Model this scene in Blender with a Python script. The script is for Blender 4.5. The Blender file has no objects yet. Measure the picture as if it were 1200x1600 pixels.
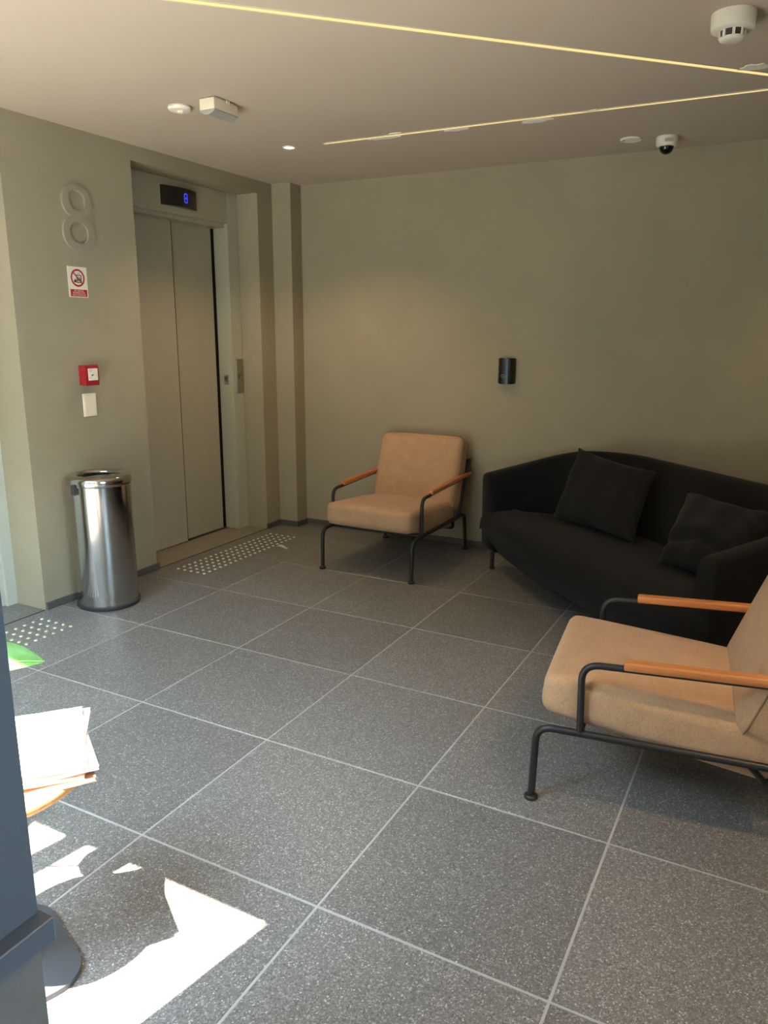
import bpy, bmesh, math, random
from mathutils import Vector, Matrix
random.seed(7)
SC = bpy.context.scene
COL = SC.collection

# ------------------------------------------------------------------ camera
cam_d = bpy.data.cameras.new('camera')
cam = bpy.data.objects.new('camera', cam_d); COL.objects.link(cam)
YAW, PITCH, ROLL = 0.48556, 0.2322, 0.00465
_f = Vector((-math.sin(YAW) * math.cos(PITCH), math.cos(YAW) * math.cos(PITCH), -math.sin(PITCH)))
_r = Vector((math.cos(YAW), math.sin(YAW), 0)); _u = _r.cross(_f)
_r, _u = _r * math.cos(ROLL) + _u * math.sin(ROLL), -_r * math.sin(ROLL) + _u * math.cos(ROLL)
M = Matrix((_r, _u, -_f)).transposed().to_4x4()
M.translation = Vector((0.9183, -1.3855, 1.4202))
cam.matrix_world = M
cam_d.sensor_fit = 'VERTICAL'; cam_d.sensor_height = 24.0
cam_d.lens = 1191.97 / 1600 * 24.0
cam_d.clip_start = 0.02
SC.camera = cam

# ------------------------------------------------------------------ sky, sun, exposure
W = bpy.data.worlds.new('sky'); SC.world = W; W.use_nodes = True
_bg = W.node_tree.nodes['Background']
_bg.inputs[0].default_value = (0.60, 0.81, 1.0, 1); _bg.inputs[1].default_value = 35.0
sun_d = bpy.data.lights.new('sun', 'SUN'); sun_d.energy = 76; sun_d.angle = math.radians(0.53)
sun_d.color = (1.0, 0.91, 0.78)
sun = bpy.data.objects.new('sun', sun_d); COL.objects.link(sun)
SUN = Vector((0.19, 1.0, -3.2)).normalized()
sun.rotation_euler = SUN.to_track_quat('-Z', 'Y').to_euler()
sun.location = (-1.2, -5, 9)
vs = SC.view_settings
vs.view_transform = 'Standard'; vs.look = 'None'; vs.gamma = 1; vs.use_curve_mapping = False
vs.exposure = 0.0
SC.cycles.max_bounces = 10; SC.cycles.diffuse_bounces = 6
SC.cycles.sample_clamp_indirect = 20

# ------------------------------------------------------------------ materials
def newmat(name):
    m = bpy.data.materials.new(name); m.use_nodes = True
    nt = m.node_tree; b = nt.nodes['Principled BSDF']
    return m, nt, b
def nd(nt, typ, **kw):
    n = nt.nodes.new(typ)
    for k, v in kw.items():
        if k in n.inputs.keys() if hasattr(n.inputs, 'keys') else False: n.inputs[k].default_value = v
        else: setattr(n, k, v)
    return n
def pos(nt, world=True):
    if world: return nt.nodes.new('ShaderNodeNewGeometry').outputs['Position']
    return nt.nodes.new('ShaderNodeTexCoord').outputs['Object']
def noise(nt, vec, scale, detail=3, rough=.6):
    n = nt.nodes.new('ShaderNodeTexNoise'); n.inputs['Scale'].default_value = scale
    n.inputs['Detail'].default_value = detail; n.inputs['Roughness'].default_value = rough
    nt.links.new(vec, n.inputs['Vector']); return n.outputs['Fac']
def ramp(nt, fac, stops):
    r = nt.nodes.new('ShaderNodeValToRGB'); e = r.color_ramp.elements
    while len(e) < len(stops): e.new(0.5)
    for el, (p, c) in zip(e, stops):
        el.position = p; el.color = (*c, 1)
    nt.links.new(fac, r.inputs[0]); return r.outputs[0]
def bump(nt, b, fac, strength, dist=.002):
    n = nt.nodes.new('ShaderNodeBump'); n.inputs['Strength'].default_value = strength
    n.inputs['Distance'].default_value = dist
    nt.links.new(fac, n.inputs['Height']); nt.links.new(n.outputs[0], b.inputs['Normal'])
def plain(name, col, rough=.5, metal=0.0, spec=.5, var=0.06, scale=18, bmp=0.0, bscale=300, world=False, coat=0):
    m, nt, b = newmat(name)
    p = pos(nt, world)
    lo = tuple(max(0, c * (1 - var)) for c in col); hi = tuple(min(1, c * (1 + var)) for c in col)
    nt.links.new(ramp(nt, noise(nt, p, scale), [(.3, lo), (.7, hi)]), b.inputs['Base Color'])
    b.inputs['Roughness'].default_value = rough; b.inputs['Metallic'].default_value = metal
    b.inputs['Specular IOR Level'].default_value = spec
    if coat: b.inputs['Coat Weight'].default_value = coat; b.inputs['Coat Roughness'].default_value = .08
    if bmp: bump(nt, b, noise(nt, p, bscale, 4), bmp)
    return m
def emit(name, col, strength, base=(.02, .02, .02)):
    m, nt, b = newmat(name)
    b.inputs['Base Color'].default_value = (*base, 1)
    n = noise(nt, pos(nt), 40)
    nt.links.new(ramp(nt, n, [(.2, tuple(c * .95 for c in col)), (.8, col)]), b.inputs['Emission Color'])
    b.inputs['Emission Strength'].default_value = strength
    return m
def plaster(name, col, var=.07, bmp=.35):
    m, nt, b = newmat(name); p = pos(nt)
    big = noise(nt, p, 1.6, 4, .65)
    c1 = ramp(nt, big, [(.3, tuple(c * (1 - var) for c in col)), (.55, col), (.75, (col[0] * (1 + var), col[1] * (1 + var * .9), col[2] * (1 + var * .6)))])
    nt.links.new(c1, b.inputs['Base Color'])
    b.inputs['Roughness'].default_value = .85; b.inputs['Specular IOR Level'].default_value = .2
    bump(nt, b, noise(nt, p, 260, 4, .7), bmp, .0025)
    return m
def fabric(name, col, dark, weave=620, rough=.9, sheen=.2):
    m, nt, b = newmat(name); p = pos(nt, False)
    mix = noise(nt, p, weave, 2, .7)
    big = noise(nt, p, 14, 3)
    c = ramp(nt, mix, [(.30, dark), (.52, col), (.75, tuple(min(1, x * 1.18) for x in col))])
    mx = nt.nodes.new('ShaderNodeMix'); mx.data_type = 'RGBA'; mx.blend_type = 'MULTIPLY'
    mx.inputs['Factor'].default_value = 1
    nt.links.new(c, mx.inputs['A'])
    nt.links.new(ramp(nt, big, [(.3, (.88, .88, .88)), (.7, (1, 1, 1))]), mx.inputs['B'])
    nt.links.new(mx.outputs['Result'], b.inputs['Base Color'])
    b.inputs['Roughness'].default_value = rough; b.inputs['Specular IOR Level'].default_value = .15
    b.inputs['Sheen Weight'].default_value = sheen; b.inputs['Sheen Roughness'].default_value = .5
    bump(nt, b, mix, .4, .0015)
    return m
def wood(name, a, bcol, axis='Y', rough=.38):
    m, nt, b = newmat(name); p = pos(nt, False)
    mp = nt.nodes.new('ShaderNodeMapping')
    s = {'X': (2, 40, 40), 'Y': (40, 2, 40), 'Z': (40, 40, 2)}[axis]
    mp.inputs['Scale'].default_value = s
    nt.links.new(p, mp.inputs['Vector'])
    n = noise(nt, mp.outputs[0], 1.8, 5, .65)
    nt.links.new(ramp(nt, n, [(.3, a), (.7, bcol)]), b.inputs['Base Color'])
    b.inputs['Roughness'].default_value = rough
    b.inputs['Coat Weight'].default_value = .25; b.inputs['Coat Roughness'].default_value = .25
    return m
def terrazzo(name, base, sp, lightspk, rough=.42, scale=1.0):
    m, nt, b = newmat(name); p = pos(nt)
    v = nt.nodes.new('ShaderNodeTexVoronoi'); v.inputs['Scale'].default_value = 300 * scale
    nt.links.new(p, v.inputs['Vector'])
    bw = nt.nodes.new('ShaderNodeRGBToBW'); nt.links.new(v.outputs['Color'], bw.inputs[0])
    c = ramp(nt, bw.outputs[0], [(.0, tuple(x * .45 for x in base)), (.38, base), (.62, tuple(x * 1.15 for x in base)), (.82, sp), (.93, lightspk)])
    oi = nt.nodes.new('ShaderNodeObjectInfo')
    tone = ramp(nt, oi.outputs['Random'], [(0, (.88, .88, .88)), (1, (1.08, 1.08, 1.08))])
    mx = nt.nodes.new('ShaderNodeMix'); mx.data_type = 'RGBA'; mx.blend_type = 'MULTIPLY'; mx.inputs['Factor'].default_value = 1
    nt.links.new(c, mx.inputs['A']); nt.links.new(tone, mx.inputs['B'])
    # rare bright chips
    v2 = nt.nodes.new('ShaderNodeTexVoronoi'); v2.inputs['Scale'].default_value = 70 * scale
    nt.links.new(p, v2.inputs['Vector'])
    chip = ramp(nt, v2.outputs['Distance'], [(.12, (1, 1, 1)), (.17, (0, 0, 0))])
    sel = nt.nodes.new('ShaderNodeSeparateColor'); nt.links.new(v2.outputs['Color'], sel.inputs[0])
    th = nt.nodes.new('ShaderNodeMath'); th.operation = 'GREATER_THAN'; th.inputs[1].default_value = .62
    nt.links.new(sel.outputs[0], th.inputs[0])
    mu = nt.nodes.new('ShaderNodeMath'); mu.operation = 'MULTIPLY'
    nt.links.new(chip, mu.inputs[0]); nt.links.new(th.outputs[0], mu.inputs[1])
    mx2 = nt.nodes.new('ShaderNodeMix'); mx2.data_type = 'RGBA'
    nt.links.new(mu.outputs[0], mx2.inputs['Factor']); nt.links.new(mx.outputs['Result'], mx2.inputs['A'])
    mx2.inputs['B'].default_value = (.5, .49, .46, 1)
    nt.links.new(mx2.outputs['Result'], b.inputs['Base Color'])
    r = ramp(nt, noise(nt, p, 3, 4), [(.3, (rough - .05,) * 3), (.7, (rough + .08,) * 3)])
    nt.links.new(r, b.inputs['Roughness'])
    bump(nt, b, noise(nt, p, 500, 2), .08, .001)
    return m

MT = {
    'wall': plaster('wall_plaster', (.335, .292, .200)),
    'ceil': plaster('ceiling_paint', (.525, .445, .358), .03, .05),
    'tile': terrazzo('tile_terrazzo', (.142, .135, .124), (.26, .25, .235), (.42, .41, .38)),
    'stone': terrazzo('threshold_stone', (.22, .185, .135), (.27, .23, .17), (.30, .26, .2), .4, 1.6),
    'grout': plain('grout', (.37, .355, .325), .9, bmp=.3, world=True),
    'joint': plain('dark_joint', (.03, .026, .022), .8),
    'base': plain('baseboard_stone', (.085, .08, .07), .5, world=True),
    'ground': plain('outside_paving', (.27, .255, .23), .9, scale=2, world=True),
    'blocker': plain('outside_blocker', (.10, .095, .09), .9, scale=2, world=True),  # dull grey for the unseen walls added to hold back daylight
    'steelpaint': plain('elevator_grey_paint', (.365, .325, .235), .36, spec=.5, var=.02, bmp=.03, bscale=900),
    'jamb': plain('elevator_jamb_paint', (.42, .41, .31), .4, var=.02),
    'doorpaint': plain('apartment_door_paint', (.50, .52, .44), .45, var=.02),
    'black': plain('black_steel', (.012, .012, .012), .42, var=.2, bmp=.05, bscale=700),
    'gap': plain('gap_shade', (.004, .004, .004), .9),  # near-black, stands in for the shade inside the elevator gaps
    'tan': fabric('tan_fabric', (.52, .322, .180), (.24, .138, .074)),
    'piping': fabric('tan_piping', (.27, .16, .09), (.18, .10, .06)),
    'sofa': fabric('black_sofa_fabric', (.0085, .0085, .0085), (.004, .004, .004), 1100, .88, .05),
    'pillow': fabric('charcoal_pillow_fabric', (.0105, .0105, .010), (.005, .005, .005), 900, .9, .06),
    'armwood': wood('arm_wood', (.42, .135, .035), (.62, .245, .075)),
    'tablewood': wood('table_wood', (.55, .24, .08), (.70, .36, .14), 'X'),
    'steel': plain('polished_steel', (.47, .46, .44), .15, 1.0, var=.03, scale=6),
    'brushed': plain('brushed_steel', (.46, .43, .36), .38, 1.0, var=.04, scale=60),
    'rubber': plain('rubber', (.03, .03, .032), .6),
    'stud': plain('stud_steel', (.92, .86, .70), .30, 1.0, var=.02),
    'white': plain('white_plastic', (.78, .73, .62), .4, var=.02),
    'cream': plain('cream_plastic', (.78, .69, .52), .4, var=.02),
    'grey': plain('grey_lens', (.36, .34, .30), .35, var=.03),
    'dark': plain('dark_vent', (.03, .027, .024), .6),
    'red': plain('red_plastic', (.33, .014, .020), .35, var=.04),
    'signwhite': plain('sign_white', (.78, .72, .60), .5, var=.02),
    'signred': plain('sign_red', (.40, .008, .012), .5, var=.04),
    'signpale': plain('sign_pale_text', (.85, .62, .52), .5, var=.02),
    'signblack': plain('sign_black', (.012, .012, .012), .5),
    'glossblack': plain('gloss_black', (.004, .004, .004), .16, spec=.5, coat=.15, var=.1),
    'number': plain('number_plate', (.305, .264, .192), .45, var=.04),
    'post': plain('blue_grey_metal', (.076, .092, .110), .38, spec=.5, var=.05, scale=5),
    'postbase': plain('grey_plinth', (.13, .125, .115), .8, var=.06, bmp=.2),
    'darkplate': plain('dark_base_plate', (.055, .060, .068), .42, var=.05),
    'led': emit('led_warm', (1.0, .76, .30), 1.05, (.2, .17, .1)),
    'ledrim': plain('led_channel', (.60, .52, .38), .5, var=.03),
    'spot': emit('downlight_glow', (1.0, .93, .72), 5.0, (.8, .8, .7)),
    'blue': emit('blue_segment', (.035, .045, 1.0), 1.5),
    'patch': plain('repair_plaster', (.86, .82, .74), .9, bmp=.6, bscale=60),
    'paper': plain('paper', (.85, .83, .78), .7, var=.02),
    'paperc': plain('paper_pale_pink', (.80, .70, .66), .6, var=.12, scale=40),
    'paperd': plain('paper_brown', (.42, .20, .10), .5, var=.3, scale=60),
    'papero': plain('paper_orange', (.70, .33, .14), .5, var=.2, scale=50),
    'leaf': plain('leaf_green', (.17, .34, .10), .4, spec=.5, var=.15, scale=30),
    'vein': plain('leaf_vein', (.30, .48, .16), .5),
    'pot': plain('pot_clay', (.45, .42, .38), .6),
    'soil': plain('soil', (.04, .025, .015), .95, bmp=.6, bscale=120),
}

# ------------------------------------------------------------------ mesh helpers
def obj(name, bm, mat, parent=None, smooth=False, loc=None):
    me = bpy.data.meshes.new(name)
    bmesh.ops.recalc_face_normals(bm, faces=bm.faces[:])
    bm.to_mesh(me); bm.free()
    if smooth:
        for p in me.polygons: p.use_smooth = True
        if smooth is not True:
            try: me.set_sharp_from_angle(angle=math.radians(smooth))
            except Exception: pass
    me.materials.append(MT[mat] if isinstance(mat, str) else mat)
    o = bpy.data.objects.new(name, me); COL.objects.link(o)
    if parent is not None: o.parent = parent
    if loc is not None: o.location = loc
    return o
def tag(o, label=None, cat=None, group=None, kind=None):
    if label: o['label'] = label
    if cat: o['category'] = cat
    if group: o['group'] = group
    if kind: o['kind'] = kind
    return o
def thing(name, label, cat, loc=(0, 0, 0), rz=0, group=None):
    o = bpy.data.objects.new(name, None); COL.objects.link(o)
    o.location = loc; o.rotation_euler = (0, 0, rz); o.empty_display_size = .1
    return tag(o, label, cat, group)
def box(bm, x0, x1, y0, y1, z0, z1, bev=0, seg=2):
    vs_ = [bm.verts.new((x, y, z)) for x in (x0, x1) for y in (y0, y1) for z in (z0, z1)]
    fs = [bm.faces.new([vs_[i] for i in q]) for q in ((0, 1, 3, 2), (4, 6, 7, 5), (0, 4, 5, 1), (2, 3, 7, 6), (0, 2, 6, 4), (1, 5, 7, 3))]
    if bev:
        es = list({e for f in fs for e in f.edges})
        bmesh.ops.bevel(bm, geom=es, offset=bev, segments=seg, affect='EDGES', profile=.5)
    return bm
def bx(*a, **k):
    return box(bmesh.new(), *a, **k)
def lathe(bm, prof, n=40, c=(0, 0, 0), sx=1, sy=1):
    rings = []
    for r, z in prof:
        if r < 1e-6: rings.append([bm.verts.new((c[0], c[1], c[2] + z))])
        else: rings.append([bm.verts.new((c[0] + sx * r * math.cos(2 * math.pi * i / n), c[1] + sy * r * math.sin(2 * math.pi * i / n), c[2] + z)) for i in range(n)])
    for a, b in zip(rings, rings[1:]):
        for i in range(n):
            j = (i + 1) % n
            if len(a) == 1 and len(b) == 1: continue
            if len(a) == 1: bm.faces.new((a[0], b[i], b[j]))
            elif len(b) == 1: bm.faces.new((a[i], a[j], b[0]))
            else: bm.faces.new((a[i], a[j], b[j], b[i]))
    return bm
def round_path(pts, rad, seg=6):
    pts = [Vector(p) for p in pts]; out = [pts[0]]
    for i in range(1, len(pts) - 1):
        p, a, b = pts[i], pts[i - 1], pts[i + 1]
        r = rad[i] if isinstance(rad, (list, tuple)) else rad
        if r <= 0: out.append(p); continue
        d1, d2 = (a - p).normalized(), (b - p).normalized()
        ang = d1.angle(d2); t = min(r / math.tan(ang / 2), (a - p).length * .49, (b - p).length * .49)
        s, e = p + d1 * t, p + d2 * t
        for k in range(seg + 1):
            u = k / seg
            out.append(s * (1 - u) ** 2 + p * 2 * u * (1 - u) + e * u ** 2)
    out.append(pts[-1]); return out
def tube(bm, path, r, n=12, rfun=None, caps=True, flat=1.0):
    path = [Vector(p) for p in path]; rings = []
    t0 = (path[1] - path[0]).normalized()
    up = Vector((0, 0, 1)) if abs(t0.z) < .9 else Vector((1, 0, 0))
    nrm = (up - t0 * up.dot(t0)).normalized()
    for i, p in enumerate(path):
        if i == 0: t = t0
        elif i == len(path) - 1: t = (path[-1] - path[-2]).normalized()
        else: t = ((path[i + 1] - p).normalized() + (p - path[i - 1]).normalized()).normalized()
        nrm = (nrm - t * nrm.dot(t)).normalized(); bi = t.cross(nrm)
        rr = rfun(i / (len(path) - 1)) if rfun else r
        rings.append([bm.verts.new(p + nrm * math.cos(2 * math.pi * k / n) * rr * flat + bi * math.sin(2 * math.pi * k / n) * rr) for k in range(n)])
    for a, b in zip(rings, rings[1:]):
        for k in range(n):
            bm.faces.new((a[k], a[(k + 1) % n], b[(k + 1) % n], b[k]))
    if caps:
        bm.faces.new(rings[0][::-1]); bm.faces.new(rings[-1])
    return bm
def prism(bm, poly, z0, z1, plane='XY'):
    def P(a, b, c): return {'XY': (a, b, c), 'XZ': (a, c, b), 'YZ': (c, a, b)}[plane]
    lo = [bm.verts.new(P(a, b, z0)) for a, b in poly]; hi = [bm.verts.new(P(a, b, z1)) for a, b in poly]
    bm.faces.new(lo[::-1]); bm.faces.new(hi)
    n = len(poly)
    for i in range(n): bm.faces.new((lo[i], lo[(i + 1) % n], hi[(i + 1) % n], hi[i]))
    return bm
def cushion(w, d, h, r, bulge_top=.015, bulge_side=.006, n=14, warp=None):
    """rounded, softly bulging box centred on the origin"""
    bm = bmesh.new(); grid = {}
    def key(v): return tuple(round(c, 5) for c in v)
    def vert(c):
        k = key(c)
        if k not in grid:
            p = Vector((c[0] * w / 2, c[1] * d / 2, c[2] * h / 2))
            inn = Vector((max(-(w / 2 - r), min(w / 2 - r, p.x)), max(-(d / 2 - r), min(d / 2 - r, p.y)), max(-(h / 2 - r), min(h / 2 - r, p.z))))
            q = p - inn
            if q.length > 1e-9: p = inn + q.normalized() * r * min(1, q.length / r if q.length < r else 1)
            cx, cy, cz = (1 - c[0] ** 2), (1 - c[1] ** 2), (1 - c[2] ** 2)
            p.z += (1 if c[2] > 0 else -1) * abs(c[2]) * bulge_top * (cx * cy) ** .6
            p.x += c[0] * bulge_side * cy * cz; p.y += c[1] * bulge_side * cx * cz
            if warp: p = warp(p)
            grid[k] = bm.verts.new(p)
        return grid[k]
    # denser towards the edges
    ts = [math.sin((-.5 + i / n) * math.pi) for i in range(n + 1)]
    for ax in range(3):
        for s in (-1, 1):
            for i in range(n):
                for j in range(n):
                    q = []
                    for (a, b) in ((ts[i], ts[j]), (ts[i + 1], ts[j]), (ts[i + 1], ts[j + 1]), (ts[i], ts[j + 1])):
                        c = [0, 0, 0]; c[ax] = s; c[(ax + 1) % 3] = a; c[(ax + 2) % 3] = b
                        q.append(vert(c))
                    bm.faces.new(q)
    return bm
def text_bm(body, size, depth=.0004):
    cu = bpy.data.curves.new('txt', 'FONT'); cu.body = body; cu.size = size; cu.align_x = 'CENTER'; cu.align_y = 'CENTER'
    cu.extrude = depth; cu.resolution_u = 3
    o = bpy.data.objects.new('txt', cu); COL.objects.link(o)
    dg = bpy.context.evaluated_depsgraph_get()
    me = bpy.data.meshes.new_from_object(o.evaluated_get(dg))
    bm = bmesh.new(); bm.from_mesh(me)
    bpy.data.objects.remove(o); bpy.data.curves.remove(cu); bpy.data.meshes.remove(me)
    return bm
# a flat design drawn in (h, v) on the left wall: h runs along +Y, v up, facing +X
def on_left(bm, x, y, z):
    bmesh.ops.transform(bm, matrix=Matrix(((0, 0, 1, x), (1, 0, 0, y), (0, 1, 0, z), (0, 0, 0, 1))), verts=bm.verts[:])
    return bm

# ------------------------------------------------------------------ room shell
XL, YB, H = -2.39, 3.335, 2.40
XR, YV, YG = 2.70, -2.80, -0.80        # right wall, vestibule end, glazing line
floor = tag(obj('floor', bx(-2.9, XR + .1, YV - .1, YB + .2, -.15, -.0015), 'grout'), kind='structure')
T = .6; J = .007
tile_me = None
for i in range(-4, 5):
    for j in range(-5, 6):
        x0, x1, y0, y1 = i * T + J / 2, (i + 1) * T - J / 2, j * T + J / 2, (j + 1) * T - J / 2
        if i == -4: x0 = XL + .004
        if x1 > XR: x1 = XR
        if y1 > YB: y1 = YB - .002
        if y0 >= YB - .02: continue
        if y0 < YV: y0 = YV
        if x1 <= 0 and y1 <= YG: continue
        if x1 <= 0 and y0 < YG: y0 = YG + .02
        full = i != -4 and abs(x1 - x0 - (T - J)) < 1e-6 and abs(y1 - y0 - (T - J)) < 1e-6
        if full and tile_me is not None:
            o = bpy.data.objects.new('tile', tile_me); COL.objects.link(o); o.parent = floor
            o.location = ((x0 + x1) / 2, (y0 + y1) / 2, 0)
        else:
            w, d = (x1 - x0) / 2, (y1 - y0) / 2
            o = obj('tile', bx(-w, w, -d, d, -.010, 0, bev=.0012, seg=1), 'tile', floor, loc=((x0 + x1) / 2, (y0 + y1) / 2, 0))
            if full: tile_me = o.data
obj('threshold', bx(-2.68, XL - .004, 1.917, 3.038, -.01, .001, bev=.001, seg=1), 'stone', floor)
obj('threshold', bx(-2.62, XL - .004, .162, 1.108, -.01, .001, bev=.001, seg=1), 'tile', floor)
obj('joint_strip', bx(XL - .004, XL + .003, 1.917, 3.038, -.01, .0012), 'joint', floor)
obj('joint_strip', bx(XL - .004, XL + .003, .162, 1.108, -.01, .0012), 'joint', floor)

# ceiling: an L, the room and the entrance bay
bm = bmesh.new()
prism(bm, [(-2.9, YG - .03), (-.10, YG - .03), (-.10, YV - .1), (XR + .1, YV - .1), (XR + .1, YB + .2), (-2.9, YB + .2)], H, H + .25)
ceiling = tag(obj('ceiling', bm, 'ceil'), kind='structure')
random.seed(3)
for (px, py, pw, pd) in ((-1.09, 2.418, .085, .020), (-.70, 2.432, .060, .020), (-.30, 2.455, .075, .024), (.66, 2.085, .055, .030), (-1.0, 2.352, .03, .007), (-.02, 2.392, .05, .008)):
    pts = []
    for k in range(18):
        a = 2 * math.pi * k / 18; rr = 1 + random.uniform(-.28, .25)
        pts.append((px + pw * rr * math.cos(a), py + pd * rr * math.sin(a)))
    obj('repair_patch', prism(bmesh.new(), pts, H - .003, H + .001), 'patch', ceiling)

# left wall with the elevator niche and the apartment door recess
bm = bmesh.new()
for a in ((-2.80, XL, 1.11, 1.915, 0, H), (-2.80, XL, 3.04, YB + .1, 0, H), (-2.80, XL, 1.915, 3.04, 2.32, H),
          (-2.80, XL, .16, 1.11, 2.15, H), (-2.80, XL, YG - .03, .16, 0, H), (-2.86, -2.80, YG - .03, YB + .1, -.01, H)):
    box(bm, *a)
tag(obj('wall_left', bm, 'wall'), kind='structure')
tag(obj('wall_back', bx(XL, XR + .1, YB, YB + .12, 0, H), 'wall'), kind='structure')
tag(obj('trim_1', bx(XL - .01, -2.235, 3.205, YB + .01, 0, H), 'wall'), kind='structure')
bm = bmesh.new()
for a in ((YV - .1, -2.05, 0, H), (-.95, YB + .1, 0, H), (-2.05, -.95, 0, .9), (-2.05, -.95, 2.1, H)): box(bm, XR, XR + .12, *a)
tag(obj('wall_right', bm, 'wall'), kind='structure')
bm = bmesh.new()
for a in ((-2.05, -2.0, .9, 2.1), (-1.0, -.95, .9, 2.1), (-2.0, -1.0, .9, .95), (-2.0, -1.0, 2.05, 2.1)): box(bm, XR + .03, XR + .08, *a)
tag(obj('window_2', bm, 'post'), kind='structure')
tag(obj('wall_bay', bx(-.19, -.10, YV - .1, -.96, 0, H), 'wall'), kind='structure')
tag(obj('wall_front', bx(-.19, XR + .1, YV - .1, YV, 0, H), 'wall'), kind='structure')
# baseboards
bm = bmesh.new()
bb = .038; bt = .016
box(bm, XL, XL + bt, 1.112, 1.925, .0005, bb, .003, 1)
box(bm, XL, XL + bt, 3.03, 3.205, .0005, bb, .003, 1)
box(bm, XL, -2.235 + bt, 3.205 - bt, 3.205, .0005, bb, .003, 1)
box(bm, -2.235, -2.235 + bt, 3.19, YB, .0005, bb, .003, 1)
tag(obj('baseboard_left', bm, 'base'), kind='structure')
tag(obj('baseboard_back', bx(-2.235, XR, YB - bt, YB, .0005, bb, bev=.003, seg=1), 'base'), kind='structure')
# apartment door in its recess
d1 = tag(obj('door_1', bx(-2.66, -2.62, .22, 1.05, .004, 2.08, bev=.002, seg=1), 'doorpaint'), kind='structure')
bm = bmesh.new()
box(bm, -2.67, -2.605, 1.05, 1.11, .001, 2.15); box(bm, -2.67, -2.605, .16, .22, .001, 2.15); box(bm, -2.67, -2.605, .22, 1.05, 2.08, 2.15)
obj('door_frame', bm, 'doorpaint', d1)
# open glazing line on the sunny side: head rail, sill-less dark mullions
w1 = tag(obj('window_1', bx(XL, -.19, YG - .03, YG + .03, 2.30, H), 'post'), kind='structure')
for mx_ in (-2.33, -1.596, -.876):
    obj('mullion', bx(mx_ - .04, mx_ + .04, YG - .03, YG + .03, 0, 2.30), 'post', w1)
tag(obj('wall_side_blocker', bx(-2.86, XL, -5.5, YG - .03, -.16, 3.4), 'blocker'), kind='structure')  # unseen side wall, added to darken the right part of the back wall
tag(obj('wall_sky_blocker', bx(-14, 14, -10.5, -10, -.16, 8.5), 'blocker'), kind='structure')  # unseen building front, added to cut low sky light at the far end
tag(obj('ground', bx(-14, 14, -16, YG - .03, -.20, -.16), 'ground'), kind='structure')

# dark post at the left edge of the view, with its ledge over a grey plinth
post = thing('door_post', 'tall dark blue-grey metal post with a ledge above a grey plinth, at the left edge', 'post', (-.145, -.82, 0))
obj('plinth', bx(-.042, .042, -.138, .127, 0, .425), 'postbase', post)
obj('ledge', bx(-.045, .075, -.14, .136, .425, .470, bev=.002, seg=1), 'post', post)
obj('shaft', bx(-.045, .045, -.14, .130, .470, H, bev=.002, seg=1), 'post', post)

# ------------------------------------------------------------------ elevator
EX = -2.56
lift = thing('elevator', 'grey elevator with two sliding door panels set in a plastered niche', 'elevator', (EX, 2.48, 0))
def L(*a): return (a[0] - EX, a[1] - EX, a[2] - 2.48, a[3] - 2.48, a[4], a[5])
hd = obj('header_panel', bx(*L(-2.66, EX, 1.917, 2.925, 2.12, 2.319), bev=.001, seg=1), 'steelpaint', lift)
obj('door_track', bx(*L(-2.70, -2.585, 1.95, 2.92, 2.095, 2.12)), 'steelpaint', lift)
obj('jamb', bx(*L(-2.682, EX, 2.926, 3.038, .002, 2.319), bev=.001, seg=1), 'jamb', lift)
obj('shaft_gap', bx(*L(-2.76, -2.6825, 2.928, 3.03, .001, 2.12)), 'gap', lift)  # solid black block in place of the shaded slit beside the jamb
obj('jamb', bx(*L(-2.70, EX, 1.917, 2.00, .002, 2.119), bev=.001, seg=1), 'jamb', lift)
obj('door_panel', bx(*L(-2.680, -2.652, 2.00, 2.483, .006, 2.10), bev=.002, seg=1), 'steelpaint', lift)
obj('seam_shade', bx(*L(-2.682, -2.6525, 2.4832, 2.4868, .006, 2.10)), 'gap', lift)  # black strip painted as the shade in the seam between the panels
obj('door_panel', bx(*L(-2.73, -2.682, 2.470, 2.897, .006, 2.10), bev=.002, seg=1), 'steelpaint', lift)
obj('shaft_gap', bx(*L(-2.78, -2.735, 1.95, 2.99, .001, 2.12)), 'gap', lift)  # black backing in place of the unlit shaft
obj('sill', bx(*L(-2.735, -2.66, 1.95, 2.925, -.004, .0015)), 'dark', lift)
# floor display: bowed black box with a blue dashed 8
bm = bmesh.new(); arc = []
for k in range(13):
    t = -1 + 2 * k / 12
    arc.append((.012 + .030 * (1 - t * t), -.018 + .1525 * t))   # (x out, y) relative to lift origin
poly = [(0.0005, arc[0][1])] + arc + [(0.0005, arc[-1][1])]
prism(bm, poly, 2.160, 2.272)
dsp = obj('display', bm, 'glossblack', lift, smooth=35)
def arcx(y):
    t = (y + .018) / .1525; return .012 + .030 * (1 - t * t)
cy, cz, sw, sh = -.005, 2.215, .026, .025
def seg(y0, z0, y1, z1):
    for a, b in ((.10, .44), (.56, .90)):
        ya, za, yb, zb = y0 + (y1 - y0) * a, z0 + (z1 - z0) * a, y0 + (y1 - y0) * b, z0 + (z1 - z0) * b
        ym = (ya + yb) / 2; dx = arcx(ym)
        bm = bmesh.new()
        if abs(yb - ya) > abs(zb - za): box(bm, dx - .001, dx + .0012, min(ya, yb), max(ya, yb), za - .0032, za + .0032)
        else: box(bm, dx - .001, dx + .0012, ya - .0028, ya + .0028, min(za, zb), max(za, zb))
        s_ = obj('digit_segment', bm, 'blue', dsp)
y0, y1, zt, zm, zb = cy - sw / 2 + .012, cy + sw / 2 + .012, cz + sh, cz, cz - sh
for q in ((y0, zt, y1, zt), (y0, zm, y1, zm), (y0, zb, y1, zb), (y0, zm, y0, zt), (y1, zm, y1, zt), (y0, zb, y0, zm), (y1, zb, y1, zm)): seg(*q)
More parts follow.
